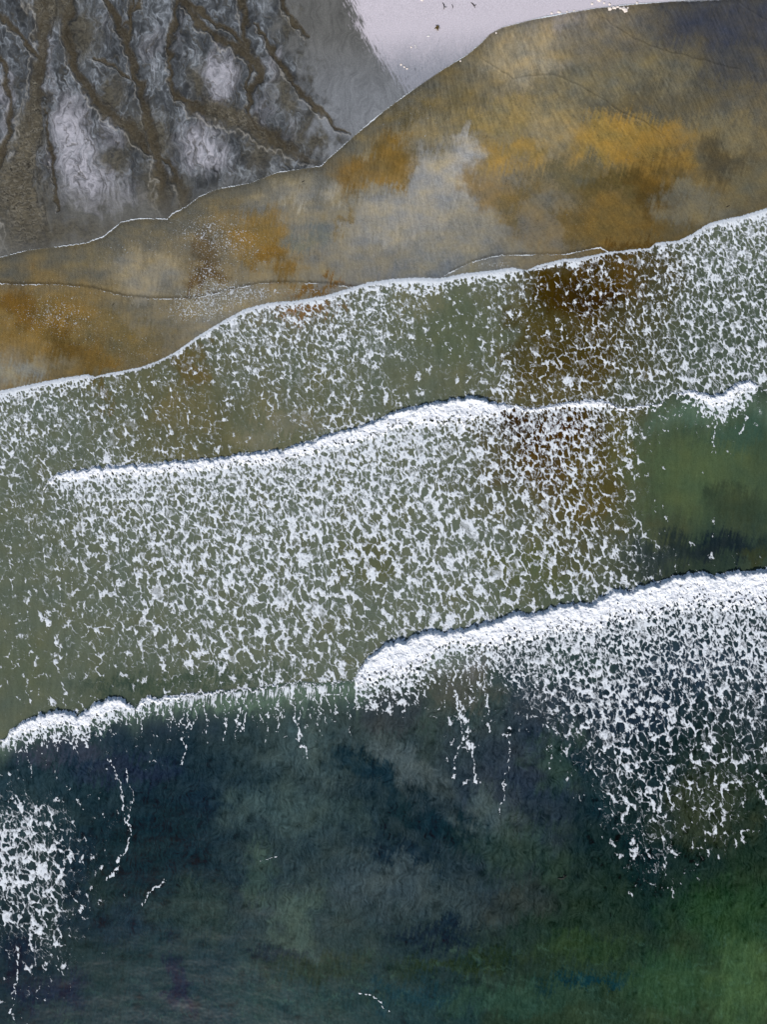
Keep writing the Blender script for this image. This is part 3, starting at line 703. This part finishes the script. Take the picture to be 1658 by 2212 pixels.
class NT:
    def __init__(s, name):
        s.m = bpy.data.materials.new(name); s.m.use_nodes = True; s.t = s.m.node_tree; s.t.nodes.clear()
        s.out = s.t.nodes.new('ShaderNodeOutputMaterial')
    def n(s, kind, **k):
        x = s.t.nodes.new(kind)
        for a, b in k.items():
            if isinstance(a, str) and hasattr(x, a): setattr(x, a, b)
        return x
    def l(s, a, b): s.t.links.new(a, b)
    def val(s, sock, x):
        if hasattr(x, 'links'): s.l(x, sock)
        else: sock.default_value = x
    def math(s, op, a, b=0.0, c=None, clamp=False):
        x = s.t.nodes.new('ShaderNodeMath'); x.operation = op; x.use_clamp = clamp
        s.val(x.inputs[0], a); s.val(x.inputs[1], b)
        if c is not None: s.val(x.inputs[2], c)
        return x.outputs[0]
    def rng(s, x, a, b, c=0.0, d=1.0, smooth=True):
        m = s.t.nodes.new('ShaderNodeMapRange'); m.interpolation_type = 'SMOOTHSTEP' if smooth else 'LINEAR'
        s.val(m.inputs['Value'], x)
        for k, y in zip(('From Min','From Max','To Min','To Max'), (a,b,c,d)): s.val(m.inputs[k], y)
        return m.outputs[0]
    def attr(s, name):
        a = s.t.nodes.new('ShaderNodeAttribute'); a.attribute_name = name; return a
    def noise(s, scale, detail=3, rough=.5, stretch=(1,1,1), rot=0):
        tc = s.t.nodes.new('ShaderNodeTexCoord'); mp = s.t.nodes.new('ShaderNodeMapping')
        mp.inputs['Scale'].default_value = stretch; mp.inputs['Rotation'].default_value = (0, 0, rot)
        nz = s.t.nodes.new('ShaderNodeTexNoise'); nz.inputs['Scale'].default_value = scale
        nz.inputs['Detail'].default_value = detail; nz.inputs['Roughness'].default_value = rough
        s.l(tc.outputs['Object'], mp.inputs[0]); s.l(mp.outputs[0], nz.inputs['Vector']); return nz.outputs['Fac']
    def mixc(s, f, a, b, blend='MIX'):
        m = s.t.nodes.new('ShaderNodeMix'); m.data_type = 'RGBA'; m.blend_type = blend
        s.val(m.inputs[0], f); s.val(m.inputs[6], a); s.val(m.inputs[7], b); return m.outputs[2]
    def bsdf(s, colr, rough=.6, ior=1.33, spec=.5, bump=None, strength=.3, dist=.02):
        p = s.t.nodes.new('ShaderNodeBsdfPrincipled')
        s.val(p.inputs['Base Color'], colr); s.val(p.inputs['Roughness'], rough); p.inputs['IOR'].default_value = ior
        p.inputs['Specular IOR Level'].default_value = spec
        if bump is not None:
            b = s.t.nodes.new('ShaderNodeBump'); b.inputs['Strength'].default_value = strength; b.inputs['Distance'].default_value = dist
            s.l(bump, b.inputs['Height']); s.l(b.outputs[0], p.inputs['Normal'])
        return p
def finish(t, p, alpha=None):
    if alpha is None: t.l(p.outputs[0], t.out.inputs[0])
    else:
        tr = t.n('ShaderNodeBsdfTransparent'); mx = t.n('ShaderNodeMixShader')
        t.l(alpha, mx.inputs[0]); t.l(tr.outputs[0], mx.inputs[1]); t.l(p.outputs[0], mx.inputs[2]); t.l(mx.outputs[0], t.out.inputs[0])
    return t.m
def grain(t, c, amt=.16, scale=9.0):
    g = t.noise(scale, 4, .75); g = t.rng(g, .25, .75, 1-amt, 1+amt, smooth=False)
    v = t.n('ShaderNodeVectorMath', operation='SCALE'); t.l(c, v.inputs[0]); t.l(g, v.inputs['Scale']); return v.outputs[0]

t = NT('wet_sand'); a = t.attr('tone')
MAT_SAND = finish(t, t.bsdf(grain(t, a.outputs['Color'], .26, 12), .62, 1.33, .35, t.noise(7, 5, .7), .25, .03))
t = NT('sea_water'); a = t.attr('tone'); f = t.attr('film')
MAT_WATER = finish(t, t.bsdf(grain(t, a.outputs['Color'], .20, 11), .30, 1.33, .12, t.noise(2.2, 4, .6, (1, .7, 1)), .04, .04), f.outputs['Fac'])
t = NT('foam_web'); a = t.attr('cover').outputs['Fac']
n = t.noise(14, 4, .7); e = t.math('ADD', a, t.rng(n, .3, .7, -.03, .03, False))
al = t.math('MULTIPLY', t.rng(e, -.075, .11), t.rng(e, -.02, .32, .60, .97))
fc = t.mixc(t.rng(t.noise(5, 5, .75, (1.2, .7, 1)), .3, .7), (.58, .63, .67, 1), (.78, .81, .84, 1))
MAT_FOAM = finish(t, t.bsdf(fc, .85, 1.33, .15, t.noise(9, 4, .7), .5, .03), al)
t = NT('white_water'); a = t.attr('cover').outputs['Fac']
n = t.noise(10, 5, .75, (1.3, .6, 1)); e = t.math('ADD', a, t.rng(n, .3, .7, -.10, .10, False))
al = t.rng(e, -.02, .16)
fc = t.mixc(t.rng(t.noise(3.5, 6, .75, (1.4, .6, 1)), .32, .60), (.60, .64, .69, 1), (.84, .85, .87, 1))
MAT_WHITE = finish(t, t.bsdf(fc, .8, 1.33, .15, t.noise(4, 6, .7), .6, .07), al)

# ---------------------------------------------------------------- ground
def axis(lo, hi, step, far, base_step=None):
    mid = np.arange(lo, hi+step, step)
    out = [mid[-1]]; d = step
    while out[-1]-hi < far: d *= 1.35; out.append(out[-1]+d)
    low = [mid[0]]; d = step
    while lo-low[-1] < far: d *= 1.35; low.append(low[-1]-d)
    return np.concatenate([low[:0:-1], mid, out[1:]]).astype(F32)
FAR = 3000/S
gu = axis(-40, 1700, 1.45, FAR)
gv = np.concatenate([axis(-40, 900, 1.45, FAR)]); gv = gv[gv < 905]
gv = np.concatenate([gv, axis(915, 2250, 12, FAR)[axis(915, 2250, 12, FAR) > 910]]).astype(F32)
u, v = np.meshgrid(gu, gv)
c, rel, z = base(u, v)
zz = (z >= 2)[..., None]
c = np.where(zz, np.maximum(c*np.array([1.03,1.04,.97], F32)-F32(.002), c*.6), c*np.array([1.22,1.22,1.14], F32))
uw = z >= 2
seabed = np.where(uw[..., None], c*.6+.01, c)
gz = ground_z(u, v) - .02
gz = gz + rel*(z == 0)
o = sheet('ground', u, v, gz, MAT_SAND, seabed*np.array([.85,.84,.83], F32))
tag(o, kind='structure')

# ---------------------------------------------------------------- water
u, v = np.meshgrid(axis(-40, 1700, 2.1, FAR), np.concatenate([axis(-40, 2260, 2.1, FAR)]))
c, rel, z = base(u, v)
zz = (z >= 2)[..., None]
c = np.where(zz, np.maximum(c-np.array([.012,.012,.013], F32), .0015)*np.array([1.04,1.05,.98], F32), c*np.array([1.22,1.22,1.14], F32))
dA = v-LA(u)
film = np.where(dA < 0, 0, np.where(z == 1, .45+.25*sst(0, 250, dA), 1.0))
film = np.maximum(film, sst(-12, 2, v-LC(u)))*sst(-1, 3, dA)
wz = water_z(u, v)
k = (dA > -4); k = k[:-1,:-1] | k[1:,:-1] | k[1:,1:] | k[:-1,1:]
o = sheet('water', u, v, wz, MAT_WATER, c, {'film': film}, k)
tag(o, kind='structure')

# ---------------------------------------------------------------- floating foam web: nobody could count it
fu_, fv_ = np.arange(-30, 1690, 1.25, dtype=F32), np.arange(-10, 2235, 1.25, dtype=F32)
u, v = np.meshgrid(fu_, fv_)
s, den, z = foam(u, v)
k = s > -.085; k = k[:-1,:-1] | k[1:,:-1] | k[1:,1:] | k[:-1,1:]
o = sheet('sea_foam', u, v, water_z(u, v)+.014+.02*sst(0, .25, s), MAT_FOAM, None, {'cover': s}, k)
tag(o, 'white web of floating foam spread over the shallow water behind the waves', 'sea foam', kind='stuff')

# ---------------------------------------------------------------- breakers: one thick crest of white water each
BREAK = [
 ('breaking_wave', 'longest white breaker slanting across the middle from the left side to brown water', (60,1455), (800,1200)),
 ('breaking_wave', 'small curling breaker with a kinked crest beside the clear green water at the right', (1420,1665), (780,920)),
 ('breaking_wave', 'narrow thick breaker at the lower left whose crest thins to a fine line', (-30,770), (1440,1660)),
 ('breaking_wave', 'widest and most churned white breaker rising towards the lower right, above the ragged foam tongues', (755,1690), (1190,1600)),
]
for i, (nm, lab, (ua, ub), (va, vb)) in enumerate(BREAK):
    u, v = np.meshgrid(np.arange(ua, ub, 1.1, dtype=F32), np.arange(va, vb, 1.1, dtype=F32))
    val, d, tt = crest_band(u, v)[i]
    tt = np.maximum(tt, 1)
    # ragged, finger-like trailing edge and splashed leading edge
    n1 = fbm(u/9, v/22, 400+i, 4); n2 = fbm(u/3.2, v/4.5, 410+i, 3)
    val = val + (2.0+.16*tt)*n1*sst(.35, .9, d/tt) + 1.8*n2 + 2.2*n2*sst(12, 2, d)
    w1 = 6*fbm(u/12, v/12, 450+i, 3); w2 = 6*fbm(u/12, v/12, 451+i, 3)
    b0, _ = worley((u+w1)/24, (v+w2)/20, 419+i); b1, _ = worley((u+w1)/8, (v+w2)/9, 420+i); b2, _ = worley((u+w2)/3.6, (v+w1)/4.4, 430+i)
    lip = sst(0, 9, d)*np.exp(-np.clip(d, 0, 500)/(.40*tt+4))
    body = sst(0, 5, val)
    big = sst(8, 40, tt)
    st = fbm((u+w1)/3.2, (v+w2)/15, 460+i, 4, .6)
    hgt = body*(.015+.0006*tt+(.015+.0004*tt)*lip) + body*(.10+.16*lip)*big*np.clip(.9-b0, 0, 1) + body*(.03+.07*lip)*np.clip(.9-b1, 0, 1)*1.2 + body*.045*np.clip(.9-b2, 0, 1)+body*.05*st*(1-.6*lip)
    Q = (wq(u, v, 6.5, 1.55, 100, .85, .6)+.8*wq(u, v, 11.0, 1.7, 110, .95, .8)+.5*n1*1.5+.5*st)/1.55
    cv_ = np.interp(np.clip(d/tt, 0, 1), [0,.3,.6,1], [1,1,.97,.78] if i == 2 else [1,.985,.92,.62]).astype(F32)
    cover = np.minimum(val/7, (Q-np.interp(cv_, _PC, _PZ).astype(F32))*.45)
    k = (val > -1.5) & (cover > -.25) & (tt > 1.01); k = k[:-1,:-1] | k[1:,:-1] | k[1:,1:] | k[:-1,1:]
    o = sheet(nm, u, v, water_z(u, v)+.02+hgt, MAT_WHITE, None, {'cover': cover*.6}, k)
    tag(o, lab, 'breaking wave', 'waves breaking towards the beach')

# ---------------------------------------------------------------- small things lying on the beach
def plain(name, rgb, rough=.8, var=.3, scale=30):
    t = NT(name); a = t.noise(scale, 4, .7)
    d = tuple(x*(1-var) for x in rgb)+(1,); l = tuple(min(1, x*(1+var)) for x in rgb)+(1,)
    return finish(t, t.bsdf(t.mixc(t.rng(a, .3, .7), d, l), rough, 1.4, .3, a, .4, .01))
M_KELP = plain('kelp', (.16, .105, .022), .45, .7, 16); M_WEED = plain('dark_weed', (.012, .016, .012), .6)
M_TWIG = plain('wet_twig', (.018, .014, .010)); M_BLEACH = plain('bleached', (.72, .70, .66)); M_LUMP = plain('dried_foam', (.70, .62, .56), .9, .12)
def surf_z(u, v):
    a = np.array([[u]], F32); b = np.array([[v]], F32)
    return float(max(ground_z(a, b)[0, 0]-.02, water_z(a, b)[0, 0] if v > LA(np.array([u], F32))[0] else -9))
def place(o, u, v, dz=0): o.location = ((u-829)*S, (1106-v)*S, surf_z(u, v)+dz)
def ribbon(bm, pts, w, th=.012):
    """a flat, slightly thick blade along 3-D points, pointed at its tip"""
    n = len(pts); rows = []
    for i, p in enumerate(pts):
        q = pts[min(i+1, n-1)]; r = pts[max(i-1, 0)]
        d = Vector((q[0]-r[0], q[1]-r[1], 0)).normalized() if (q[0]-r[0], q[1]-r[1]) != (0, 0) else Vector((1, 0, 0))
        s = Vector((-d.y, d.x, 0))*w*math.sin(math.pi*(.12+.86*i/(n-1)))
        c = Vector(p)
        rows.append([bm.verts.new(c-s), bm.verts.new(c+Vector((0, 0, th))), bm.verts.new(c+s), bm.verts.new(c-Vector((0, 0, th)))])
    for a, b in zip(rows[:-1], rows[1:]):
        for k in range(4): bm.faces.new((a[k], a[(k+1) % 4], b[(k+1) % 4], b[k]))
    bm.faces.new(rows[0][::-1]); bm.faces.new(rows[-1])
def link_bm(name, bm, mat, parent=None):
    me = bpy.data.meshes.new(name); bmesh.ops.recalc_face_normals(bm, faces=bm.faces); bm.to_mesh(me); bm.free()
    for p in me.polygons: p.use_smooth = True
    me.materials.append(mat); o = bpy.data.objects.new(name, me); col.objects.link(o)
    if parent is not None: o.parent = parent
    return o
rng = random.Random(5)
root = bpy.data.objects.new('kelp_clump', None); col.objects.link(root); place(root, 945, 64)
tag(root, 'small tangled yellow brown kelp clump lying alone on the pale sand', 'seaweed')
for k in range(15):
    a = k*2*math.pi/15+rng.uniform(-.2, .2); L = rng.uniform(.14, .30); x = y = 0; pts = []
    for i in range(7):
        pts.append((x, y, .03+.10*math.sin(math.pi*i/6)*rng.uniform(.6, 1))); x += math.cos(a)*L/6; y += math.sin(a)*L/6; a += rng.uniform(-.6, .6)
    bm = bmesh.new(); ribbon(bm, pts, rng.uniform(.022, .04)); link_bm('blade', bm, M_KELP if k % 4 else M_WEED, root)
bm = bmesh.new(); bmesh.ops.create_icosphere(bm, subdivisions=3, radius=.09)
for q in bm.verts: q.co *= 1+.35*math.sin(q.co.x*60)*math.cos(q.co.y*50); q.co.z = q.co.z*.6+.05
link_bm('holdfast', bm, M_WEED, root)
def stick(name, u, v, du, dv, w, mat, label, cat, fork=False, bend=.15):
    bm = bmesh.new(); dx, dy = du*S, -dv*S; L = math.hypot(dx, dy); nx, ny = -dy/L, dx/L
    ax = [((t-.5)*dx+nx*bend*L*math.sin(math.pi*t), (t-.5)*dy+ny*bend*L*math.sin(math.pi*t), .02) for t in [i/8 for i in range(9)]]
    ribbon(bm, ax, w*S, .02)
    if fork: ribbon(bm, [(ax[5][0]+nx*t*L*.35+dx*.1*t, ax[5][1]+ny*t*L*.35+dy*.1*t, .02) for t in (0, .35, .7, 1)], w*S*.7, .015)
    o = link_bm(name, bm, mat); place(o, u, v); tag(o, label, cat); return o
stick('bleached_stick', 926, 80.5, 6.5, -.8, 1.5, M_BLEACH, 'short bleached white stick lying just below the kelp clump', 'driftwood', bend=.05)
stick('seaweed_strand', 957.5, 17, 2.5, 16, 1.2, M_WEED, 'dark forked seaweed strand on the pale sand above the kelp clump', 'seaweed', True)
stick('seaweed_strand', 977, 18, 2, 10, .8, M_WEED, 'thin straight dark seaweed strand right of the forked strand', 'seaweed')
stick('twig', 1022, 15, 9, 12, 1.3, M_TWIG, 'dark twig with a hooked end on the pale sand near the top', 'twig', True, .1)
stick('twig', 1574, 446, 8, -3.5, .9, M_TWIG, 'tiny black twig on the brown wet sand by the right edge', 'twig', False, .05)
stick('twig', 655, 393, 7, -3, .8, M_TWIG, 'tiny dark twig on silver wet sand left of the golden stain', 'twig', False, .1)
stick('seaweed_strand', 245, 658, 4, -5, .8, M_WEED, 'tiny dark seaweed strand on the wet sand at the left', 'seaweed')
stick('drifting_seaweed', 1216, 1893, 20, -7, 2.6, M_WEED, 'dark curved seaweed frond drifting over the green weed bed', 'seaweed', True, -.18)
stick('foam_streak', 897, 103, 2.5, 9, .9, M_BLEACH, 'thin upright white foam streak on the bluish sand', 'foam clump', False, .2)
proto = None
for u_, v_, r_, e_ in [(1317,22,4.2,1.0),(1327,20,3.2,1.5),(1349,24,4.6,1.5),(1340,21,2.4,1.2),(1294,3,3.6,1.2),(1317,12,3,.8),(1305,9,2.2,1),(1279,11,2.6,1),
                   (1334,18,2.4,1.3),(1208,29,2.8,1.6),(1192,31,2.4,1),(1240,26,1.9,1),(1376,9,3,.8),(1356,20,1.8,1),(912,3,3.0,1),(889,104,2.0,.8),(1225,28,1.8,1.1),(1180,38,1.7,1),(867,141,2.2,1),(880,150,2.4,.7),(874,146,1.8,1.2),(1072,74,1.8,1),(995,134,1.7,1)]:
    if proto is None:
        bm = bmesh.new(); bmesh.ops.create_icosphere(bm, subdivisions=3, radius=1)
        for q in bm.verts:
            q.co *= 1+.22*math.sin(q.co.x*5+1)*math.cos(q.co.y*4)+.12*math.sin(q.co.z*9+q.co.x*7); q.co.z = max(q.co.z, -.3)*.55+.16
        o = proto = link_bm('foam_clump', bm, M_LUMP)
    else:
        o = proto.copy(); col.objects.link(o)
    o.scale = (r_*S*e_, r_*S, r_*S*.8); o.rotation_euler = (0, 0, rng.uniform(0, 6.3)); place(o, u_, v_)
    if u_ > 1170: tag(o, 'cream lump of dried foam on the tide line right of the kelp clump', 'foam clump', 'foam clumps along the upper tide line')
    else: tag(o, 'tiny cream bit of foam on the bluish sand around the kelp clump', 'foam clump', 'foam bits scattered on the bluish sand')
